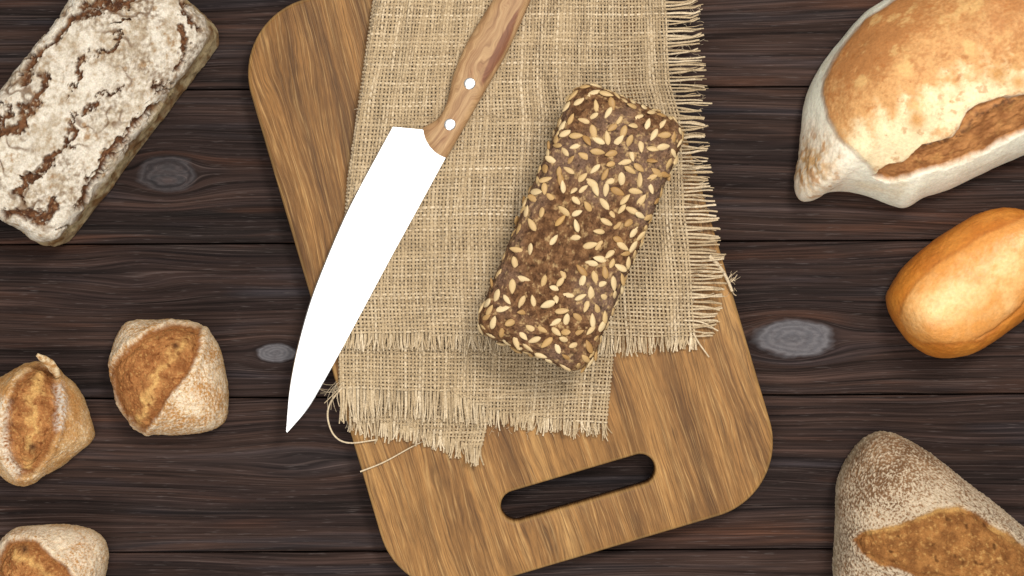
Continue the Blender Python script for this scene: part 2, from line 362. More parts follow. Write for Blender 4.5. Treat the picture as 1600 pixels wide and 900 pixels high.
def weave(layer, cloth, left, right, top, bot_pts, tip_pts, right_tip, pitch_x, pitch_y, K, wx, wy, wood_fold=True):
    ymid = 300.; nx = int((ip(ymid, right)-ip(ymid, left))/pitch_x)
    ny = int((np.max([b for _, b in bot_pts]) - top)/pitch_y)
    vy = top + (np.arange(ny)+.5)*pitch_y
    bw = lambda x: ip(x, bot_pts); tip = lambda x: ip(x, tip_pts)
    amp = .00042; seed = layer*11
    vmap = lambda u: u + .008*n1(u*6, seed+2) + .0025*n1(u*17, seed+3)   # uneven spacing across
    woven, fringe = [], []
    wob_y = lambda j, x: 5.0*n1(x*.006+j*.013, seed+5) + 1.5*n1(x*.03+j*.6, seed+6)
    for i in range(nx+1):                        # warp, running down
        u = i/nx; j = np.arange(0, ny*2)/2.; y0 = top + (j+.5)*pitch_y
        uu = float(vmap(np.array([u]))[0]) if 0 < i < nx else u
        x = ip(y0, left)*(1-uu) + ip(y0, right)*uu + 1.5*n1(y0*.025+i*.47, seed+1)
        y = y0 + wob_y(j, x)
        keep = y0 < bw(x); j, x, y = j[keep], x[keep], y[keep]
        z = cloth_z(layer, x, y) + amp*np.cos(math.pi*(j+i))
        ww = S*wx*(1+.13*RNG.normal())*(1+.26*n1(y*.03+i*5.1, seed+7)); ww = np.clip(ww, S*wx*.5, S*wx*1.6)*(1.0-.12*sstep(780, 1040, x))
        tint = np.clip(.5+.11*RNG.normal()+.25*n1(y*.02+i*3.3, seed+8), 0, 1)
        woven.append((W(x, y, z), ww, tint))
        m = 8; xe, ye = x[-1], y[-1]; le = max(8., tip(xe)-ye + RNG.normal()*3.0)   # the frayed end
        t = np.linspace(0, 1, m)
        for ply in range(3):                     # the plies open out
            dx = RNG.normal()*2.6 + 3*n1(np.array([i*.21]), seed+9)[0] + (ply-1)*1.4; lp = le*RNG.uniform(.82, 1.05)
            fx = xe + (ply-1)*.9 + dx*t**1.5 + 1.2*np.sin(t*3+i+ply)*t; fy = ye + lp*t
            fz = cloth_z(layer, fx, fy) + .0002 + abs(RNG.normal())*.0007*t
            fringe.append((W(fx, fy, fz), ww[-1]*np.linspace(.78, .5, m)*RNG.uniform(.7, 1.15), np.clip(tint[-1]+RNG.normal()*.12, 0, 1)*np.ones(m)+.16*t))
    for jn in range(ny):                         # weft, running across
        i = np.arange(0, nx*2+1)/2.; u = i/nx; uu = vmap(u); uu[0] = 0; uu[-1] = 1
        y0 = vy[jn]
        x = ip(np.full_like(u, y0), left)*(1-uu) + ip(np.full_like(u, y0), right)*uu
        y = y0 + wob_y(jn, x)
        keep = y0 < bw(x)
        if keep.sum() < 8: continue
        i, x, y = i[keep], x[keep], y[keep]
        z = cloth_z(layer, x, y) - amp*np.cos(math.pi*(i+jn))
        ww = S*wy*(1+.13*RNG.normal())*(1+.26*n1(x*.03+jn*5.7, seed+17)); ww = np.clip(ww, S*wy*.5, S*wy*1.6)*(1.0-.12*sstep(780, 1040, x))
        tint = np.clip(.5+.11*RNG.normal()+.25*n1(x*.02+jn*3.1, seed+18), 0, 1)
        pts = W(x, y, z)
        if keep[0] and layer < 3:                # turn under at the left fold
            a = np.linspace(0, math.pi, 7)[1:][::-1]; r = .0011
            fold = np.stack([pts[0, 0]-r*1.3*np.sin(a), np.full(6, pts[0, 1]), pts[0, 2]-r*(1-np.cos(a))], -1)
            pts = np.vstack([fold, pts]); ww = np.concatenate([np.full(6, ww[0]), ww]); tint = np.concatenate([np.full(6, tint[0]), tint])
        if keep[-1] and not right_tip:           # and at the right fold
            a = np.linspace(0, math.pi, 7)[1:]; r = .0009
            fold = np.stack([pts[-1, 0]+r*1.3*np.sin(a), np.full(6, pts[-1, 1]), pts[-1, 2]-r*(1-np.cos(a))], -1)
            pts = np.vstack([pts, fold]); ww = np.concatenate([ww, np.full(6, ww[-1])]); tint = np.concatenate([tint, np.full(6, tint[-1])])
        woven.append((pts, ww, tint))
        if keep[-1] and right_tip:
            m = 12; xe, ye = x[-1], y[-1]; le = max(20., ip(ye, right_tip)-xe + RNG.normal()*3.5); t = np.linspace(0, 1, m)
            cl = round((jn+.7*n1(np.array([jn*.4]), 77)[0])/2.6)*2.6 - jn   # strands gather in little bunches
            fy = ye + pitch_y*.42*cl*t**1.2 + (RNG.normal()*2.4)*t + 1.6*np.sin(t*4+jn*1.3)*t - 5*sstep(.75, 1, t)*sstep(120, 0, ye)
            fx = xe + le*t*(1-.05*t)
            fz = cloth_z(layer, fx, fy) + .0003 + RNG.normal()*.0007*t + (.0012+.001*RNG.random())*np.sin(t*2.6)
            fringe.append((W(fx, fy, fz), ww[-1]*np.linspace(1.05, .8, m), np.clip(tint[-1]+.1, 0, 1)*np.ones(m)))
            f2 = fy + (RNG.normal()*3.0)*t + 1.5*np.sin(t*5+jn*2.1)*t
            fringe.append((W(xe + le*RNG.uniform(.7, 1.03)*t, f2, fz-.0004*t), ww[-1]*np.linspace(.7, .4, m), np.clip(tint[-1]-.08, 0, 1)*np.ones(m)))
    tubes('woven_layer', woven, cloth, K); tubes('fringe', fringe, cloth, K)

def build_cloth():
    cloth = empty('burlap_cloth', (0, 0, 0))
    tag(cloth, 'folded beige burlap cloth with frayed edges lying on the oak board', 'cloth')
    weave(3, cloth, l3_left, l3_right, 470, [(540, 655), (640, 668), (700, 684), (760, 706)], [(540, 676), (590, 688), (650, 691), (690, 708), (745, 728)], None, 5.7, 6.1, 5, 4.6, 4.6)
    weave(2, cloth, l2_left, l2_right, -170, [(530, 612), (700, 612), (770, 640), (850, 656), (945, 664)], [(530, 662), (560, 660), (630, 656), (757, 664), (813, 672), (945, 684)], None, 5.3, 5.7, 5, 4.3, 4.1)
    weave(1, cloth, l1_left, l1_right, -170, [(530, 522), (750, 524), (1000, 528), (1090, 531)], [(530, 545), (760, 549), (950, 556), (1000, 553), (1090, 545)], l1_tip, 5.5, 5.9, 6, 4.2, 3.9)
    def strand(pts, z, wd=3.2, tint=.8, n=40):
        c = open_curve(pts, n); zz = np.interp(np.linspace(0, 1, n), np.linspace(0, 1, len(z)), z)
        return (W(c[:, 0], c[:, 1], zz), S*wd*np.linspace(1, .7, n), np.full(n, tint))
    zt = BT+.0012
    for st in (strand([(535, 605), (517, 628), (512, 652), (522, 680), (545, 692), (590, 687)], [zt+.003, zt-.002, zt-.003, zt+.001, zt+.001], 3.2),
               strand([(563, 737), (600, 722), (640, 700), (660, 690)], [zt+.0005]*2, 2.6),
               strand([(1083, 520), (1092, 536), (1108, 558)], [zt+.001]*2, 3.0),
               strand([(1108, 400), (1122, 414), (1134, 432), (1144, 455)], [zt+.004, zt+.003, zt+.001], 6.5, .75),
               strand([(1060, 500), (1095, 503), (1122, 517)], [zt+.002, zt+.002], 3.2)):
        tubes('loose_thread', [st], cloth, 6, .9, None)
    # short fibres standing out of the weave and the tufts
    fib = []
    for k in range(4200):
        y = RNG.uniform(-60, 690); x = RNG.uniform(540, 1100)
        if y > 540 and x > 945 or y > 680: continue
        if x > 1060 and y < 540 and RNG.random() < .3: continue
        lay = 1 if y < 545 else 2
        if x < (ip(y, l1_left) if lay == 1 else ip(y, l2_left))-2: continue
        a = RNG.uniform(0, 6.28); l = RNG.uniform(4, 13); t = np.linspace(0, 1, 4)
        c = RNG.normal()*.5
        fx = x + l*np.cos(a+c*t)*t; fy = y + l*np.sin(a+c*t)*t
        fz = cloth_z(lay, fx, fy) + .0007 + t*RNG.uniform(0, .0016)
        fib.append((W(fx, fy, fz), S*.55*np.ones(4), np.full(4, RNG.uniform(.5, 1))))
    for (cx, cy, a0, n, ln, z0) in ((1140, 438, -.8, 12, 17, BT+.002), (530, 600, 2.3, 12, 40, BT+.004), (1142, 452, 1.3, 6, 9, BT+.001)):
        for k in range(n):
            a = a0 + RNG.normal()*.22; l = ln*RNG.uniform(.5, 1.1); t = np.linspace(0, 1, 6); c = RNG.normal()*.5
            fx = cx+RNG.normal()*3 + l*np.cos(a+c*t)*t; fy = cy+RNG.normal()*3 + l*np.sin(a+c*t)*t
            fib.append((W(fx, fy, z0+RNG.normal()*.0006+0*t), S*(.7+1.2*(RNG.random() < .3))*np.ones(6), np.full(6, RNG.uniform(.4, .9))))
    tubes('stray_fibre', fib, cloth, 3, 1.)
build_cloth()

# ------------------------------------------------------------------ knife
def build_knife():
    ax0 = np.array([700., 220.]); tipd = np.array([447., 675.])-ax0; tipd /= np.linalg.norm(tipd)
    zc = lambda px, py: BT + .0158 - .0094*(((px-ax0[0])*tipd[0]+(py-ax0[1])*tipd[1])+330)/760
    steel = M('brushed_steel', .30, .5); steel.set('Metallic', 1.); steel.set('Base Color', (.93, .93, .92, 1))
    p = steel.pos(); steel.set('Roughness', steel.rng(steel.noise(p, 300., 3.), .3, .7, .29, .33))
    wood = M('knife_handle_wood', .45, .3); ob = wood.attr('along', 2); ac = wood.attr('across', 2)
    low = wood.noise(wood.vec(wood.ma('MULTIPLY', ob, 5.), wood.ma('MULTIPLY', ac, 1.6), 2.), 1., 2.)
    g = wood.ma('ADD', ac, wood.ma('MULTIPLY', wood.ma('SUBTRACT', low, .5), .9))
    st = wood.noise(wood.vec(wood.ma('MULTIPLY', ob, 3.), wood.ma('MULTIPLY', g, 6.), 5.), 1., 4., .6)
    fi = wood.noise(wood.vec(wood.ma('MULTIPLY', ob, 14.), wood.ma('MULTIPLY', g, 40.), 5.), 1., 3., .6)
    col = wood.ramp(st, [(.28, lin(138, 102, 70)), (.45, lin(164, 126, 88)), (.6, lin(184, 148, 106)), (.75, lin(200, 166, 124))])
    # a darker reddish heartwood flame in the timber
    e1 = wood.ma('MULTIPLY', wood.ma('SUBTRACT', ob, .47), 1/.17); e2 = wood.ma('MULTIPLY', wood.ma('SUBTRACT', ac, wood.ma('ADD', .80, wood.ma('MULTIPLY', e1, -.02))), 1/.12)
    er = wood.ma('ADD', wood.ma('ADD', wood.ma('MULTIPLY', e1, e1), wood.ma('MULTIPLY', e2, e2)), wood.ma('MULTIPLY', wood.ma('SUBTRACT', st, .5), 1.6))
    col = wood.mixc(wood.rng(er, 1.15, .6, 0., .85), col, lin(118, 72, 50))
    sm = wood.noise(wood.vec(wood.ma('MULTIPLY', ob, 7.), wood.ma('MULTIPLY', ac, 2.5), 8.), 1., 2.)
    col = wood.mixc(wood.rng(sm, .58, .75, 0., .55), col, lin(138, 88, 58))
    col = wood.mixc(1., col, wood.ramp(fi, [(.3, (.76, .74, .72)), (.7, (1.14,)*3)]), 'MULTIPLY')
    wood.set('Base Color', col); wood.bump(fi, .2, .0004)
    kn = empty('kitchen_knife', tuple(W(700, 220, BT+.002)))
    tag(kn, 'large kitchen knife with pale wooden riveted handle on the burlap', 'knife')
    # blade
    n = 90
    E = open_curve([(612, 198), (590, 238), (563, 288), (536, 342), (508, 408), (484, 472), (464, 545), (452, 610), (447, 674)], n)
    Sp = open_curve([(716, 208), (697, 245), (655, 322), (610, 404), (565, 488), (530, 553), (505, 598), (480, 640), (449, 676)], n)
    fr = np.array([0, .020, .3, .7, .97, 1.]); th = np.array([.00008, .00095, .00096, .0010, .00105, .0008])*1.
    tap = np.linspace(1, .6, n)[:, None]; pts = []
    for sgn in (1, -1):
        xy = E[:, None]*(1-fr[None, :, None]) + Sp[:, None]*fr[None, :, None]
        z = zc(xy[..., 0], xy[..., 1]) + sgn*th[None]*tap; pts.append(W(xy[..., 0], xy[..., 1], z))
    m = len(fr); V = np.concatenate([q.reshape(-1, 3) for q in pts]); F = []; off = n*m
    for i in range(n-1):
        for k in range(m-1):
            a = i*m+k; F += [[a, a+1, a+m+1, a+m], [off+a, off+a+m, off+a+m+1, off+a+1]]
        a = i*m; F.append([a, a+m, off+a+m, off+a]); a = i*m+m-1; F.append([a, off+a, off+a+m, a+m])
    for k in range(m-1): F.append([k, off+k, off+k+1, k+1]); a = (n-1)*m+k; F.append([a, a+1, off+a+1, off+a])
    bl = mesh_np('blade', V, np.array(F), steel.m); adopt(kn, bl)
    em = bl.modifiers.new('edge_split', 'EDGE_SPLIT'); em.split_angle = math.radians(25)
    # handle
    n = 80
    Lc = open_curve([(661, 199), (683, 186), (695, 168), (702, 145), (709, 115), (727, 72), (750, 32), (770, 0), (800, -48), (826, -88), (848, -112)], n)
    Rc = open_curve([(698, 247), (722, 206), (747, 162), (770, 122), (790, 87), (810, 45), (828, 4), (850, -40), (872, -78), (884, -100), (880, -112)], n)
    K = 40; ang = np.arange(K)*2*math.pi/K; cs, sn = np.cos(ang), np.sin(ang)
    wv = .5 - .5*np.sign(cs)*np.abs(cs)**.55; zz = np.sign(sn)*np.abs(sn)**.6
    V = []; al = []; ac = []
    for i in range(n):
        s = i/(n-1); endr = math.sqrt(max(0., 1-max(0, (s-.95)/.05)**2)); h = (.0058 + .0028*sstep(0, .8, s))*(.35+.65*endr)
        h *= .80+.20*min(1., s/.015)
        q = Lc[i]*(1-wv[:, None]) + Rc[i]*wv[:, None]
        q = q + (4*wv*(1-wv))[:, None]*np.array([-8., 6.])*(1-sstep(0, .25, s))
        cpt = (Lc[i]+Rc[i])/2; V.append(W(q[:, 0], q[:, 1], zc(*cpt) + h*zz)); al.append(np.full(K, s)); ac.append(wv)
    F = [[i*K+k, i*K+(k+1) % K, (i+1)*K+(k+1) % K, (i+1)*K+k] for i in range(n-1) for k in range(K)]
    F += [list(range(K)), [(n-1)*K+k for k in range(K-1, -1, -1)]]
    hd = mesh_np('handle', np.concatenate(V), F, wood.m, attrs={'along': np.concatenate(al), 'across': np.concatenate(ac)}); adopt(kn, hd)
    hd.modifiers.new('edge_split', 'EDGE_SPLIT').split_angle = math.radians(50)
    rm = M('rivet_steel', .28, .5); rm.set('Metallic', 1.); rm.set('Base Color', (.94, .94, .93, 1))
    for px, py, hh in ((703, 194.5, .0061), (734, 130.6, .0066), (800, 12-45, .0082)):
        r = 9.*S; prof = [(1, -.0015), (1, .00025), (.93, .0005), (.6, .00062), (.02, .00068)]; KK = 28; V = []
        c0 = W(px, py, zc(px, py)+hh)
        for rr, dz in prof: V += [(c0[0]+r*rr*math.cos(a), c0[1]+r*rr*math.sin(a), c0[2]+dz) for a in np.arange(KK)*2*math.pi/KK]
        F = [[i*KK+k, i*KK+(k+1) % KK, (i+1)*KK+(k+1) % KK, (i+1)*KK+k] for i in range(len(prof)-1) for k in range(KK)] + [[(len(prof)-1)*KK+k for k in range(KK)]]
        adopt(kn, mesh_np('rivet', V, F, rm.m))
build_knife()

# ------------------------------------------------------------------ breads
def loaf(name, outline, H, spine, mat, disp, color, z0=0., wide=.38, p1=.75, p2=.8, n=520, m=170, under=.10, parent=None, sharp=None):
    O = closed_curve(outline, n) if sharp is None else resample(np.vstack([sharp, sharp[:1]]), n+1)[:-1]
    a, b = np.array(spine, float); e = b-a; t = np.clip(((O-a)@e)/(e@e), 0, 1)
    for _ in range(140): t = (np.roll(t, 1)+t*2+np.roll(t, -1))/4
    SP = a + t[:, None]*e; zw = wide*H
    A = np.linspace(0, math.pi/2, 400); rad = np.linalg.norm(O-SP, axis=1).mean()*S
    top = np.stack([np.sin(A)**p1, zw+(H-zw)*np.clip(np.cos(A), 0, 1)**p2], 1)
    B = np.linspace(0, math.pi/2, 60)[1:]; bot = np.stack([1-under*(1-np.cos(B)), zw*(1-np.sin(B))], 1)
    pr = np.vstack([top, bot]); sc = pr*np.array([rad, 1]); prof = resample(np.hstack([sc, pr]), m)[:, 2:]
    rho, zz = prof[:, 0], prof[:, 1]
    Os = O.copy()
    for _ in range(700): Os = (np.roll(Os, 1, 0)+Os*2+np.roll(Os, -1, 0))/4
    r3 = (rho**4)[:, None, None]; q = SP[None] + rho[:, None, None]*(Os[None]*(1-r3)+O[None]*r3-SP[None])
    k = S*(CAM_H-zw-z0)/CAM_H
    P = np.stack([(q[..., 0]-800)*k, (450-q[..., 1])*k, np.broadcast_to((zz+z0)[:, None], q.shape[:2])], -1)
    du = np.roll(P, -1, 1)-np.roll(P, 1, 1); dv = np.gradient(P, axis=0)
    N = np.cross(du, dv); N /= np.linalg.norm(N, axis=-1)[..., None]+1e-12
    if N[m//3, :, 2].mean() < 0: N = -N
    N[0] = (0, 0, 1); N[:3] = (N[:3] + np.array([0, 0, 2.]))/np.linalg.norm(N[:3] + np.array([0, 0, 2.]), axis=-1)[..., None]
    Pf, Nf = P.reshape(-1, 3), N.reshape(-1, 3); Q = to_px(Pf)
    rf = np.repeat(np.arange(m)/(m-1), n); hz = (Pf[:, 2]-z0)/H
    ctx = dict(P=Pf, Q=Q, N=Nf, h=hz, rho=np.repeat(rho, n))
    d = disp(ctx)*sstep(0., .12, hz); ctx['d'] = d
    V = Pf + Nf*d[:, None]; V[:, 2] = np.maximum(V[:, 2], z0+.0002)
    col = np.clip(color(ctx), .004, .95)
    i = np.arange(m-1)[:, None]*n; kk = np.arange(n)[None]; k2 = (kk+1) % n
    F = np.stack([i+kk, i+n+kk, i+n+k2, i+k2], -1).reshape(-1, 4)
    if N[m//3, :, 2].mean() < 0: F = F[:, ::-1]
    base = V[:, :2].mean(0); org = np.array([base[0], base[1], z0])
    o = mesh_np(name, V-org, F, mat, parent, cols=col); o.location = org
    if o.data.polygons[n*(m//4)].normal.z < 0: o.data.flip_normals()
    return o, V, Nf, Q, ctx
def mixn(a, b, f): return a*(1-f[:, None]) + b*f[:, None]
def warp(c, amt, sc, seed): return c['Q'] + amt*np.stack([fbm(c['P'], sc, 3, seed), fbm(c['P'], sc, 3, seed+1)], 1)
def zp(pts, s, ox, oy): return [(ox+x*s, oy+y*s) for x, y in pts]
def ridged(p, sc, octs, seed): return 1-np.abs(fbm(p, sc, octs, seed))*2.2

BUN = bread_material('floury_bun_crust', .85, .12, 1000., .20, .5)
def bun(outline, spine, lens, ridge, seed, label, H=.038, flour=.5, dark_spots=(), flour_lines=()):
    def fields(c):
        q = warp(c, 5, 90, seed); sd = poly_sd(q, lens); rd = line_d(warp(c, 16, 130, seed+4), ridge)
        return sd, sstep(3, -3, sd), rd
    def disp(c):
        sd, mk, rd = fields(c); c['f'] = (sd, mk, rd); P = c['P']
        lipy = .0016*np.exp(-((sd-5)/7)**2) - .0018*np.exp(-((sd+4)/5)**2)
        d = .0010*fbm(P, 45, 3, seed+5) + .00045*fbm(P, 380, 3, seed+6)*(1-mk*.4)
        d += lipy + mk*(.0014*np.exp(-(rd/14)**2) + .0015*fbm(P, 120, 3, seed+7) + .0008*fbm(P, 480, 3, seed+2))
        crack = sstep(.72, .95, ridged(P, 70, 2, seed+8))*(1-mk); c['crack'] = crack
        return d - .0003*crack
    def color(c):
        sd, mk, rd = c['f']; P = c['P']
        n0, n1_, n2 = fbm(P, 60, 3, seed+9), fbm(P, 620, 3, seed+10, .7), fbm(P, 1100, 2, seed+11)
        crust = mixn(L3(186, 138, 84), L3(214, 178, 128), sstep(-.4, .5, n0+.3*n1_))
        fl = sstep(.1, .62, .35*n0+.75*n1_+.35*n2+flour*.75); crust = mixn(crust, L3(238, 224, 200), fl*.78)
        crust = mixn(crust, L3(168, 112, 62), sstep(.05, .6, fbm(P, 330, 3, seed+14, .7)-.2*flour)*.6)
        crust = mixn(crust, L3(184, 132, 74), c['crack']*.25)
        crust = mixn(crust, L3(206, 168, 112), sstep(.55, .2, c['h'])*.45)
        op = mixn(L3(140, 88, 48), L3(178, 122, 72), sstep(-.5, .5, fbm(P, 120, 3, seed+12)+.4*n1_))
        op = mixn(op, L3(218, 174, 108), (np.exp(-(rd/7)**2)*.75 + .40*sstep(.08, .5, fbm(P, 600, 3, seed+30)))*sstep(-.5, .3, n0+.3))
        op = mixn(op, L3(112, 62, 28), sstep(.22, .6, fbm(P, 300, 2, seed+13))*.75)
        for (x, y, r) in dark_spots: op = mixn(op, L3(64, 36, 22), np.exp(-(np.hypot(c['Q'][:, 0]-x, c['Q'][:, 1]-y)/r)**2)*.9)
        col = mixn(crust, op, mk); col = mixn(col, L3(128, 78, 40), np.exp(-((sd+2)/3)**2)*.5)
        for pts, wd, tone in flour_lines:
            dd = line_d(warp(c, 6, 250, seed+20), pts); col = mixn(col, L3(*tone), np.exp(-(dd/wd)**2)*sstep(-.3, .35, n1_+.15))
        return col
    o, V, N, Q, c = loaf('bread_bun', outline, H, spine, BUN, disp, color, wide=.22, p1=.86, p2=.98, n=420, m=150)
    tag(o, label, 'bread bun', 'small floury buns')
    return o, c
k2 = 400/818
bun(zp([(410, 85), (470, 78), (560, 85), (655, 108), (700, 170), (722, 250), (730, 340), (722, 400), (690, 430), (620, 445), (540, 450), (455, 440), (400, 385), (370, 320), (355, 240), (360, 180), (380, 120)], k2, 0, 460),
    [(250, 570), (285, 605)], zp([(555, 95), (640, 106), (640, 160), (605, 250), (550, 320), (500, 390), (460, 436), (400, 385), (362, 300), (358, 235), (410, 170), (470, 125)], k2, 0, 460),
    zp([(600, 150), (540, 210), (500, 270), (470, 340), (450, 400)], k2, 0, 460), 3,
    'square floury bun with one wide brown split, nearest the knife tip', dark_spots=((274, 541, 5), (300, 520, 3)))
def left_bun():
    o, c = bun(zp([(0, 265), (60, 235), (115, 222), (150, 222), (180, 240), (240, 290), (275, 350), (295, 420), (298, 460), (260, 500), (200, 545), (140, 580), (90, 612), (40, 603), (0, 575), (-60, 520), (-95, 430), (-80, 335), (-40, 285)], k2, 0, 460),
        [(35, 630), (65, 665)], zp([(125, 225), (170, 240), (190, 320), (180, 430), (150, 510), (100, 570), (60, 582), (20, 530), (12, 430), (25, 340), (60, 270)], k2, 0, 460),
        zp([(125, 250), (105, 340), (105, 440), (95, 540)], k2, 0, 460), 21,
        'floury bun with a curled dough tip, cut by the left picture edge', flour=.05, dark_spots=((18, 625, 5), (51, 697, 6), (60, 560, 5)),
        flour_lines=((zp([(190, 300), (200, 370), (190, 420)], k2, 0, 460), 7, (205, 196, 184)), (zp([(8, 350), (0, 460), (25, 540), (50, 570)], k2, 0, 460), 9, (226, 212, 190))))
    pts = open_curve(zp([(185, 262), (168, 232), (148, 212), (132, 202), (118, 194)], k2, 0, 460), 26)
    zz = np.linspace(.024, .036, 26); V = W(pts[:, 0], pts[:, 1], zz); wd = S*np.interp(np.linspace(0, 1, 26), [0, .3, .7, 1], [9, 15, 12, 5])
    K = 12; a = np.arange(K)*2*math.pi/K; VV = []
    for i in range(26):
        t = V[min(i+1, 25)]-V[max(i-1, 0)]; t /= np.linalg.norm(t); s = np.cross(t, [0, 0, 1]); s /= np.linalg.norm(s); u = np.cross(s, t)
        VV.append(V[i]+wd[i]*.5*(np.cos(a)[:, None]*s+.7*np.sin(a)[:, None]*u))
    VV = np.concatenate(VV); VV = VV + .0006*np.stack([fbm(VV, 260, 2, 70+i) for i in range(3)], 1)
    F = [[i*K+k, i*K+(k+1) % K, (i+1)*K+(k+1) % K, (i+1)*K+k] for i in range(25) for k in range(K)] + [[25*K+k for k in range(K)]]
    col = mixn(L3(176, 130, 78), L3(226, 204, 166), sstep(-.3, .3, fbm(VV, 300, 3, 77)))
    cu = mesh_np('dough_tip', VV, F, BUN, cols=col); cu['label'] = 'thin curled floury dough tip'
    cu.parent = o; cu.matrix_parent_inverse = o.matrix_basis.inverted()
left_bun()
bun(zp([(10, 790), (50, 745), (120, 737), (230, 737), (300, 755), (335, 785), (347, 830), (337, 890), (320, 940), (280, 1000), (200, 1040), (100, 1040), (20, 1000), (-20, 930), (-5, 850)], k2, 0, 460),
    [(65, 880), (100, 900)], zp([(-6, 840), (30, 790), (80, 780), (130, 800), (170, 840), (215, 880), (248, 930), (200, 1000), (120, 1010), (40, 960), (-10, 900)], k2, 0, 460),
    zp([(60, 830), (120, 880), (180, 940)], k2, 0, 460), 43, 'pale speckled floury bun cut by the bottom picture edge', flour=.75, dark_spots=((40, 860, 6),))

def flour_loaf():
    mat = bread_material('rye_flour_crust', .92, .06, 900., .16, .6)
    d = np.array([-.603, .798]); r = np.array([.798, .603]); ctr = 200*r + 46*d; hw, hl, R = 106, 221, 34
    out = []
    for cx, cy, a0 in ((hw-R, hl-R, 0), (-hw+R, hl-R, 90), (-hw+R, -hl+R, 180), (hw-R, -hl+R, 270)):
        for a in np.linspace(a0, a0+90, 20): out.append(ctr + r*(cx+R*math.cos(math.radians(a))) + d*(cy+R*math.sin(math.radians(a))))
    s = 400/900
    Z = lambda *p: zp(p, s, 0, 0)
    strokes = [(Z((250, 60), (180, 130), (110, 220), (80, 270)), 11), (Z((330, 40), (260, 70)), 8), (Z((150, 270), (130, 340), (80, 380), (70, 440), (30, 470), (-20, 480)), 9),
               (Z((255, 390), (250, 470), (230, 520), (180, 560), (150, 610), (100, 640), (60, 670)), 7), (Z((320, 370), (290, 410)), 6), (Z((300, 190), (280, 240), (260, 300), (240, 330)), 5),
               (Z((430, 130), (350, 190)), 4.5), (Z((330, 340), (400, 320), (430, 290)), 3.5), (Z((540, 380), (460, 440), (420, 500), (360, 590), (310, 650), (270, 720)), 9),
               (Z((640, 100), (655, 160), (630, 240)), 9), (Z((700, 90), (640, 20)), 6), (Z((20, 745), (90, 755), (150, 770), (185, 700)), 12), (Z((190, 800), (245, 800)), 5),
               (Z((440, 70), (390, 80)), 4), (Z((600, 285), (560, 290), (590, 330)), 3.5), (Z((70, 640), (75, 700)), 4), (Z((-40, 560), (30, 350), (-20, 340)), 3.5), (Z((460, 0), (300, 20)), 7)]
    side = lambda c: sstep(.8, .62, c['h'])
    def disp(c):
        wv = 1 + .9*fbm(c['P'], 110, 2, 107); q = warp(c, 20, 85, 100); q = q + 7*np.stack([fbm(c['P'], 520, 2, 105), fbm(c['P'], 520, 2, 106)], 1)
        k = np.zeros(len(q))
        for pts, wd in strokes: k = np.maximum(k, sstep(wd*1.0, wd*.45, line_d(q, pts)/np.clip(wv, .35, 2.)))
        fine = sstep(.80, .97, ridged(c['P'], 48, 3, 110))*sstep(-.1, .3, fbm(c['P'], 30, 2, 111)); c['k'] = k; c['fine'] = fine*(1-k)
        P = c['P']; lump = fbm(P, 38, 3, 101)
        return .0026*lump + .0010*fbm(P, 110, 3, 102) + .00028*fbm(P, 600, 3, 103) - .0030*k*(1-.5*side(c)) - .0009*c['fine'] + .0012*k*fbm(P, 260, 2, 104)
    def color(c):
        P = c['P']; n1_, n2 = fbm(P, 330, 3, 112), fbm(P, 60, 3, 113)
        fl = mixn(L3(222, 213, 197), L3(182, 166, 143), sstep(-.25, .45, .7*n1_+.6*n2)); fl = mixn(fl, L3(160, 124, 86), sstep(.18, .65, .7*n1_+.5*fbm(P, 150, 3, 114))*.8)
        fl = mixn(fl, L3(118, 94, 70), sstep(-.3, .3, fbm(P, 42, 3, 116))*sstep(-.25, .4, fbm(P, 420, 3, 117))*.75)
        br = mixn(L3(74, 49, 35), L3(116, 79, 53), sstep(-.4, .4, n1_)); br = mixn(br, L3(204, 180, 146), sstep(.25, .6, fbm(P, 500, 3, 115))*.6)
        col = mixn(fl, br, c['k']); col = mixn(col, L3(104, 74, 48), c['fine']*.75)
        sd = mixn(L3(190, 170, 130), L3(132, 98, 58), sstep(-.15, .3, fbm(P*np.array([1, 1, .5]), 130, 3, 118))); sd = mixn(sd, L3(98, 66, 38), sstep(.1, .5, fbm(P, 190, 3, 119))*.7)
        return mixn(col, mixn(sd, L3(108, 74, 46), sstep(.0, .4, fbm(P, 60, 3, 121))*.6), side(c)*.95)
    o, *_ = loaf('flour_loaf', None, .054, [ctr-d*128, ctr+d*128], mat, disp, color, wide=.5, p1=.36, p2=.48, n=620, m=230, under=.04, sharp=np.array(out))
    tag(o, 'rectangular loaf dusted with white flour and cracked, in the upper left corner', 'bread loaf')
flour_loaf()

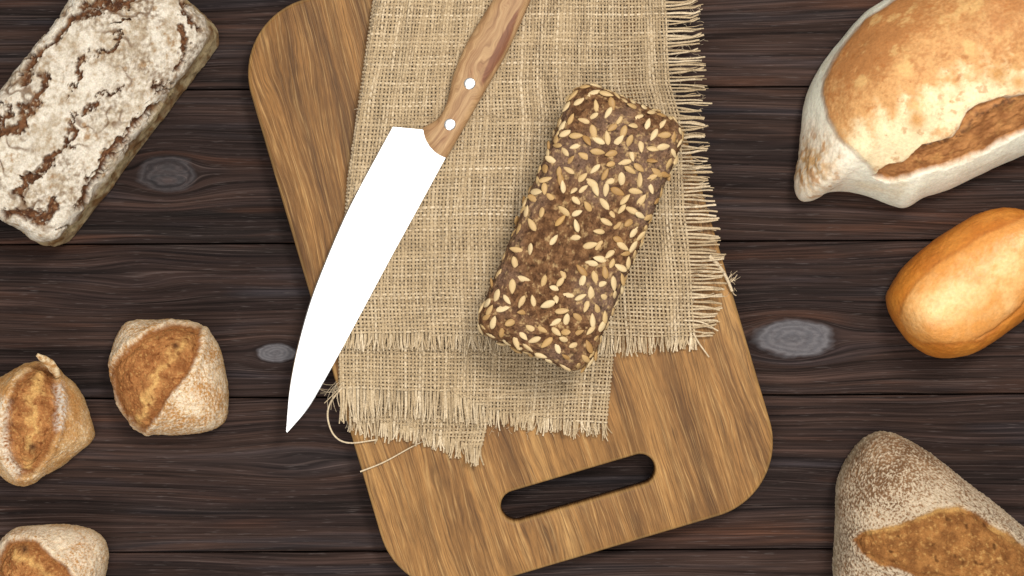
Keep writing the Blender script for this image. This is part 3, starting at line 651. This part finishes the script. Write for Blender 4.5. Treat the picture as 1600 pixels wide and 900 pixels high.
def white_loaf():
    mat = bread_material('wheat_loaf_crust', .6, .2, 520., .12, .4)
    s = 400/1059; Z = lambda *p: zp(p, s, 1200, 0)
    out = Z((470, 0), (390, 60), (310, 150), (240, 240), (180, 340), (150, 430), (140, 520), (130, 620), (108, 740), (112, 800), (140, 835), (190, 830), (250, 797), (330, 795), (420, 815), (500, 845), (565, 858), (640, 820), (740, 790), (850, 740), (950, 690), (1059, 640), (1220, 540), (1350, 410), (1420, 270), (1430, 110), (1390, -30), (1290, -150), (1150, -215), (980, -225), (800, -180), (620, -90))
    flap = Z((228, 330), (222, 400), (250, 490), (290, 570), (370, 640), (425, 700), (455, 735), (560, 680), (650, 612), (760, 572), (800, 520), (830, 462), (910, 425), (1059, 395), (1200, 310), (1330, 170), (1350, 0), (1200, -140), (950, -170), (700, -90), (520, 0), (400, 85), (320, 170), (262, 255))
    slash = Z((440, 722), (500, 680), (560, 668), (640, 605), (760, 570), (798, 518), (825, 458), (905, 420), (1059, 390), (1200, 300), (1280, 330), (1160, 480), (1059, 552), (900, 625), (750, 688), (600, 728), (500, 748))
    scar = Z((650, 610), (800, 560), (880, 480), (1059, 395), (1180, 320))
    def disp(c):
        q = warp(c, 4, 60, 200); fd = poly_sd(q, flap); sd = poly_sd(warp(c, 5, 110, 204), slash); c['fd'], c['sd'] = fd, sd; P = c['P']
        c['scar'] = line_d(warp(c, 8, 150, 206), scar)
        mk = sstep(3, -3, sd); fm = sstep(3, -8, fd)*(1-mk)
        d = .0012*fbm(P, 26, 2, 201) + .0003*fbm(P, 150, 3, 202) + fm*.0011 + .0006*np.exp(-((fd+9)/10)**2)*(1-mk) - mk*.0030 + mk*(.0012*fbm(P, 210, 3, 203) + .0016*np.exp(-(c['scar']/9)**2))
        a = c['Q']@np.array([.86, .5]); wr = np.sin(a*.11 + 3*fbm(P, 24, 2, 207))*sstep(.1, .5, fbm(P, 20, 2, 208)+.2); d += fm*.0008*wr
        tip = np.exp(-(np.hypot(c['Q'][:, 0]-1262, c['Q'][:, 1]-260)/50)**2); d += tip*.0012*fbm(P, 160, 3, 209)
        c['fm'], c['mk'], c['tip'] = fm, mk, tip
        return d
    def color(c):
        P, Q = c['P'], c['Q']; n0, n1_, n2 = fbm(P, 22, 3, 210), fbm(P, 110, 3, 211), fbm(P, 480, 3, 212)
        base = mixn(L3(255, 247, 226), L3(250, 234, 202), sstep(.0, .6, n0+.3*n1_)); base = mixn(base, L3(206, 164, 112), np.clip(c['tip'], 0, .9)*(.45+.55*sstep(.5, .95, ridged(P, 95, 3, 217)))*1.1)
        base = mixn(base, L3(186, 132, 76), sstep(.28, .5, fbm(P, 150, 3, 213)+.2*c['tip'])*sstep(.08, .5, c['tip'])*.75)
        # baked tan away from the split, pale along it
        dist = line_d(Q, Z((400, 655), (560, 600), (740, 490), (850, 395), (1059, 345)))
        wrk = np.sin((Q@np.array([.92, -.38]))*.16 + 4*n0 + 1.5*n1_); t = sstep(10, 62, dist + 34*n0 + 26*n1_ + 14*n2 - 9*wrk); fl = mixn(L3(248, 226, 182), L3(216, 164, 106), t)
        fl = mixn(fl, L3(182, 122, 70), sstep(40, 160, dist+75*n0+70*n1_+70*n2)*.9)
        fl = mixn(fl, L3(236, 196, 130), sstep(.15, .5, fbm(P, 75, 3, 214)+.3*n2)*.5*t); fl = mixn(fl, L3(176, 110, 56), sstep(.25, .5, fbm(P, 190, 3, 215)+.15*n2)*.5)
        for (x, y, rr) in ((1432, 188, 15), (1555, 118, 12), (1590, 128, 14)): fl = mixn(fl, L3(202, 142, 72), np.exp(-(np.hypot(Q[:, 0]-x, Q[:, 1]-y)/rr)**2)*.85)
        sl = mixn(L3(150, 98, 56), L3(194, 136, 82), sstep(-.4, .5, fbm(P, 95, 3, 216)+.3*n2))
        sl = mixn(sl, L3(206, 154, 92), sstep(.2, .6, n1_+.4*n2)*.5)
        sl = mixn(sl, L3(84, 54, 36), np.exp(-((c['scar']+4*n1_)/5)**2)*sstep(-.3, .25, n2+n1_)*.85)
        col = mixn(base, fl, c['fm']); col = mixn(col, sl, c['mk']); col = mixn(col, L3(150, 96, 48), np.exp(-((c['fd'])/2.2)**2)*.2*(1-c['mk']))
        return col
    o, *_ = loaf('wheat_loaf', out, .075, Z((560, 420), (1080, 120)), mat, disp, color, wide=.13, p1=.90, p2=1.2, n=640, m=240)
    tag(o, 'large pale wheat loaf with tan crust and brown slash, in the upper right corner', 'bread loaf')
white_loaf()

def golden_roll():
    mat = bread_material('glossy_roll_crust', .45, .35, 520., .10, .3, .12)
    Z = lambda *p: zp(p, 1/3, 1280, 300)
    out = Z((320, 480), (340, 440), (400, 355), (500, 262), (620, 172), (730, 108), (830, 80), (900, 78), (980, 95), (1050, 140), (1095, 220), (1090, 330), (1045, 450), (960, 590), (880, 655), (800, 710), (700, 760), (600, 776), (520, 765), (440, 720), (390, 660), (345, 590), (322, 530))
    plate = Z((372, 590), (382, 530), (450, 420), (600, 305), (760, 205), (960, 115), (1040, 160), (1075, 260), (1050, 370), (960, 520), (830, 640), (760, 690), (600, 712), (480, 708), (410, 665))
    fold = Z((1000, 480), (900, 590), (820, 650), (740, 688))
    def disp(c):
        sd = poly_sd(warp(c, 4, 40, 300), plate); c['sd'] = sd; P = c['P']; c['fo'] = line_d(warp(c, 3, 60, 304), fold)
        return .0008*fbm(P, 30, 2, 301) + .00018*fbm(P, 130, 3, 302) + .0006*sstep(8, -12, sd) - .0002*np.exp(-((sd-2)/5)**2) + .00035*fbm(P, 260, 3, 305) - .0007*np.exp(-(c['fo']/3)**2)
    def color(c):
        P = c['P']; n0, n1_ = fbm(P, 34, 3, 310), fbm(P, 140, 3, 311); sd = c['sd']
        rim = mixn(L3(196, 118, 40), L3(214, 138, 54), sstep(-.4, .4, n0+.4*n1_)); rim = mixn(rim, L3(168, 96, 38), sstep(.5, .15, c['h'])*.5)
        top = mixn(L3(222, 152, 76), L3(246, 202, 138), sstep(4, 70, -sd + 46*n0 + 26*n1_)); top = mixn(top, L3(214, 146, 76), sstep(.1, .5, n1_)*.35); top = mixn(top, L3(205, 132, 68), np.exp(-(c['fo']/9)**2)*.5)
        col = mixn(rim, top, sstep(2, -5, sd)); col = mixn(col, L3(190, 112, 54), np.exp(-((sd-1)/4)**2)*.3)
        return col
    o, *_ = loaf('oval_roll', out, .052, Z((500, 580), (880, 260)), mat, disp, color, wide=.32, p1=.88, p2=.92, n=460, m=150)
    tag(o, 'smooth shiny golden oval roll by the right picture edge', 'bread roll')
golden_roll()

def rye_wedge():
    mat = bread_material('speckled_rye_crust', .9, .08, 1000., .2, .6)
    s = 350/1212; Z = lambda *p: zp(p, s, 1250, 640)
    out = Z((186, 900), (193, 700), (200, 450), (225, 340), (280, 240), (340, 170), (420, 124), (500, 128), (570, 155), (650, 200), (760, 280), (900, 390), (1030, 490), (1212, 640), (1440, 850), (1540, 1010), (1500, 1180), (1300, 1290), (950, 1330), (550, 1310), (300, 1250), (205, 1120))
    lens = Z((290, 700), (330, 665), (500, 630), (620, 590), (750, 535), (840, 528), (940, 555), (1000, 600), (1100, 660), (1212, 740), (1380, 860), (1300, 960), (1000, 950), (640, 905), (500, 852), (420, 840), (330, 775))
    def disp(c):
        sd = poly_sd(warp(c, 4, 100, 400), lens); mk = sstep(2.5, -2.5, sd); c['sd'], c['mk'] = sd, mk; P = c['P']
        c['sp'] = fbm(P, 640, 3, 403, .7)
        return .0010*fbm(P, 40, 3, 401) + (1-mk)*.0010*c['sp'] + mk*(.0018*fbm(P, 130, 3, 404) + .0011*fbm(P, 450, 3, 405)) + .0013*np.exp(-((sd-4)/6)**2) - .0020*np.exp(-((sd+4)/5)**2) + mk*.0012
    def color(c):
        P = c['P']; n0, n1_, n2 = fbm(P, 40, 3, 410), fbm(P, 250, 3, 411), fbm(P, 800, 2, 412)
        b = mixn(L3(118, 88, 62), L3(148, 114, 82), sstep(-.4, .4, n0)); gx = sstep(40, -50, c['sd'])*0
        fl = sstep(-.16, .26, c['sp'] + .25*n2 + .18*n0 + .16*(sstep(70, 10, c['sd'])) - .10*sstep(770, 690, c['Q'][:, 1])); b = mixn(b, L3(220, 204, 178), fl*.74)
        b = mixn(b, L3(206, 190, 160), sstep(.55, .25, c['h'])*.5)
        op = mixn(L3(128, 84, 46), L3(164, 114, 64), sstep(-.4, .5, fbm(P, 120, 3, 413)+.3*n1_)); op = mixn(op, L3(208, 164, 100), (sstep(.12, .6, fbm(P, 420, 3, 416)+.4*n0)*.6)); op = mixn(op, L3(88, 54, 28), sstep(.3, .5, fbm(P, 170, 2, 414))*.8)
        col = mixn(b, op, c['mk']); col = mixn(col, L3(206, 164, 100), np.exp(-((c['sd']+3)/4)**2)*sstep(-.1, .3, n0+.1)*.6)
        return col
    o, *_ = loaf('rye_loaf', out, .058, Z((480, 480), (1000, 960)), mat, disp, color, wide=.28, p1=.84, p2=.88, n=560, m=200)
    tag(o, 'wedge shaped brown rye loaf with white flour speckles, in the lower right corner', 'bread loaf')
rye_wedge()

def seed_loaf():
    mat = bread_material('dark_grain_crumb', .85, .12, 800., .30, .8)
    d = np.array([-.383, .924]); r = np.array([.924, .383]); ctr = 974*r - 18*d; hw, hl, R = 94, 212, 34; z0 = BT + .0064
    out = []
    for cx, cy, a0 in ((hw-R, hl-R, 0), (-hw+R, hl-R, 90), (-hw+R, -hl+R, 180), (hw-R, -hl+R, 270)):
        for a in np.linspace(a0, a0+90, 20): out.append(ctr + r*(cx+R*math.cos(math.radians(a))) + d*(cy+R*math.sin(math.radians(a))))
    def disp(c):
        P = c['P']; c['a'] = fbm(P, 240, 3, 501)
        return .0012*fbm(P, 45, 3, 502) + .0010*c['a'] + .0006*fbm(P, 620, 2, 503)
    def color(c):
        P = c['P']; n0, n1_, n2 = fbm(P, 35, 2, 510), fbm(P, 300, 3, 511), fbm(P, 750, 2, 512)
        b = mixn(L3(92, 63, 42), L3(136, 100, 68), sstep(-.4, .5, c['a']+.4*n1_)); b = mixn(b, L3(128, 106, 92), sstep(-.2, .5, n0)*.6)
        b = mixn(b, L3(192, 162, 116), sstep(.18, .5, n1_+.35*n2+.15*n0)*.75); b = mixn(b, L3(48, 32, 22), sstep(.25, .55, fbm(P, 340, 2, 513))*.7)
        return b
    root = empty('seeded_loaf', tuple(W(*ctr, z0)))
    tag(root, 'dark brown rectangular loaf covered in sunflower seeds, lying on the burlap', 'bread loaf')
    o, V, N, Q, c = loaf('loaf_body', None, .048, [ctr-d*114, ctr+d*114], mat, disp, color, z0=z0, wide=.5, p1=.33, p2=.42, n=520, m=190, under=.06, sharp=np.array(out)); adopt(root, o)
    # sunflower seeds
    sm = M('sunflower_seed_hull', .5, .3); rnd = sm.n('ShaderNodeObjectInfo', out=5); ob = sm.obj()
    col = sm.ramp(rnd, [(0., lin(170, 130, 78)), (.3, lin(206, 174, 122)), (.75, lin(226, 202, 158)), (1., lin(190, 150, 92))])
    col = sm.mixc(1., col, sm.ramp(sm.noise(ob, 420., 3.), [(.3, (.78, .74, .66)), (.65, (1.06,)*3)]), 'MULTIPLY'); sm.set('Base Color', col)
    K, Mr = 8, 7; SV = [(-.5, 0, 0)]
    for i in range(1, Mr):
        t = i/Mr; rr = math.sin(math.pi*t**1.22)**.62
        SV += [(t-.5, .5*rr*math.cos(a), .5*rr*math.sin(a)) for a in np.arange(K)*2*math.pi/K]
    SV.append((.5, 0, 0)); F = []
    for k in range(K): F.append([0, 1+(k+1) % K, 1+k]); e = 1+(Mr-2)*K; F.append([e+k, e+(k+1) % K, len(SV)-1])
    for i in range(Mr-2):
        for k in range(K): F.append([1+i*K+k, 1+i*K+(k+1) % K, 1+(i+1)*K+(k+1) % K, 1+(i+1)*K+k])
    base = [mesh_np('sunflower_seed', SV, F, sm.m)]
    u = (Q-ctr)@r/hw; v = (Q-ctr)@d/hl; rng = np.random.default_rng(12)
    dens = np.ones(len(Q)); bare = fbm(c['P'], 26, 2, 520)
    for (bx, by, br, am) in ((850, 385, 46, .95), (815, 430, 52, .97), (845, 485, 40, .93), (905, 350, 30, .8), (915, 180, 18, .5), (880, 400, 44, .93)):
        dens *= 1-am*np.exp(-(np.hypot(Q[:, 0]-bx, Q[:, 1]-by)/br)**2)
    dens *= sstep(.45, .62, c['h']); dens *= np.where(bare > .35, .5, 1)
    dens *= 1+1.6*np.clip(sstep(.62, 1., np.abs(u))+sstep(.8, 1., np.abs(v)), 0, 1)
    wgt = dens*np.linalg.norm(np.gradient(V.reshape(-1, 520, 3), axis=1), axis=2).ravel(); wgt /= wgt.sum()
    pick = rng.choice(len(Q), 6000, p=wgt); got = []
    for i in pick:
        if len(got) >= 258: break
        if all(np.sum((V[i]-V[j])**2) > (.0058 if rng.random() < .75 else .0042)**2 for j in got): got.append(i)
    for kx, i in enumerate(got):
        s = base[0] if kx == 0 else base[0].copy()
        if kx: C.objects.link(s)
        nrm = Vector(N[i]); t = Vector(rng.normal(size=3)); t = (t - nrm*t.dot(nrm)).normalized()
        if abs(nrm.z) < .6: t = (t + Vector((d[0]*1.2, -d[1]*1.2, 0))*rng.choice([-1, 1])).normalized(); t = (t-nrm*t.dot(nrm)).normalized()
        nn = (nrm + Vector(rng.normal(size=3))*.22).normalized(); t = (t-nn*t.dot(nn)).normalized(); b = nn.cross(t)
        from mathutils import Matrix
        L = rng.uniform(.0072, .0100)
        mt = Matrix(((t.x, b.x, nn.x), (t.y, b.y, nn.y), (t.z, b.z, nn.z))).to_4x4() @ Matrix.Diagonal((L, L*rng.uniform(.40, .49), L*.26, 1))
        mt.translation = Vector(V[i]) + nrm*float(rng.uniform(-.0004, .0006))
        s.parent = root; s.matrix_parent_inverse = root.matrix_basis.inverted(); s.matrix_basis = mt
seed_loaf()
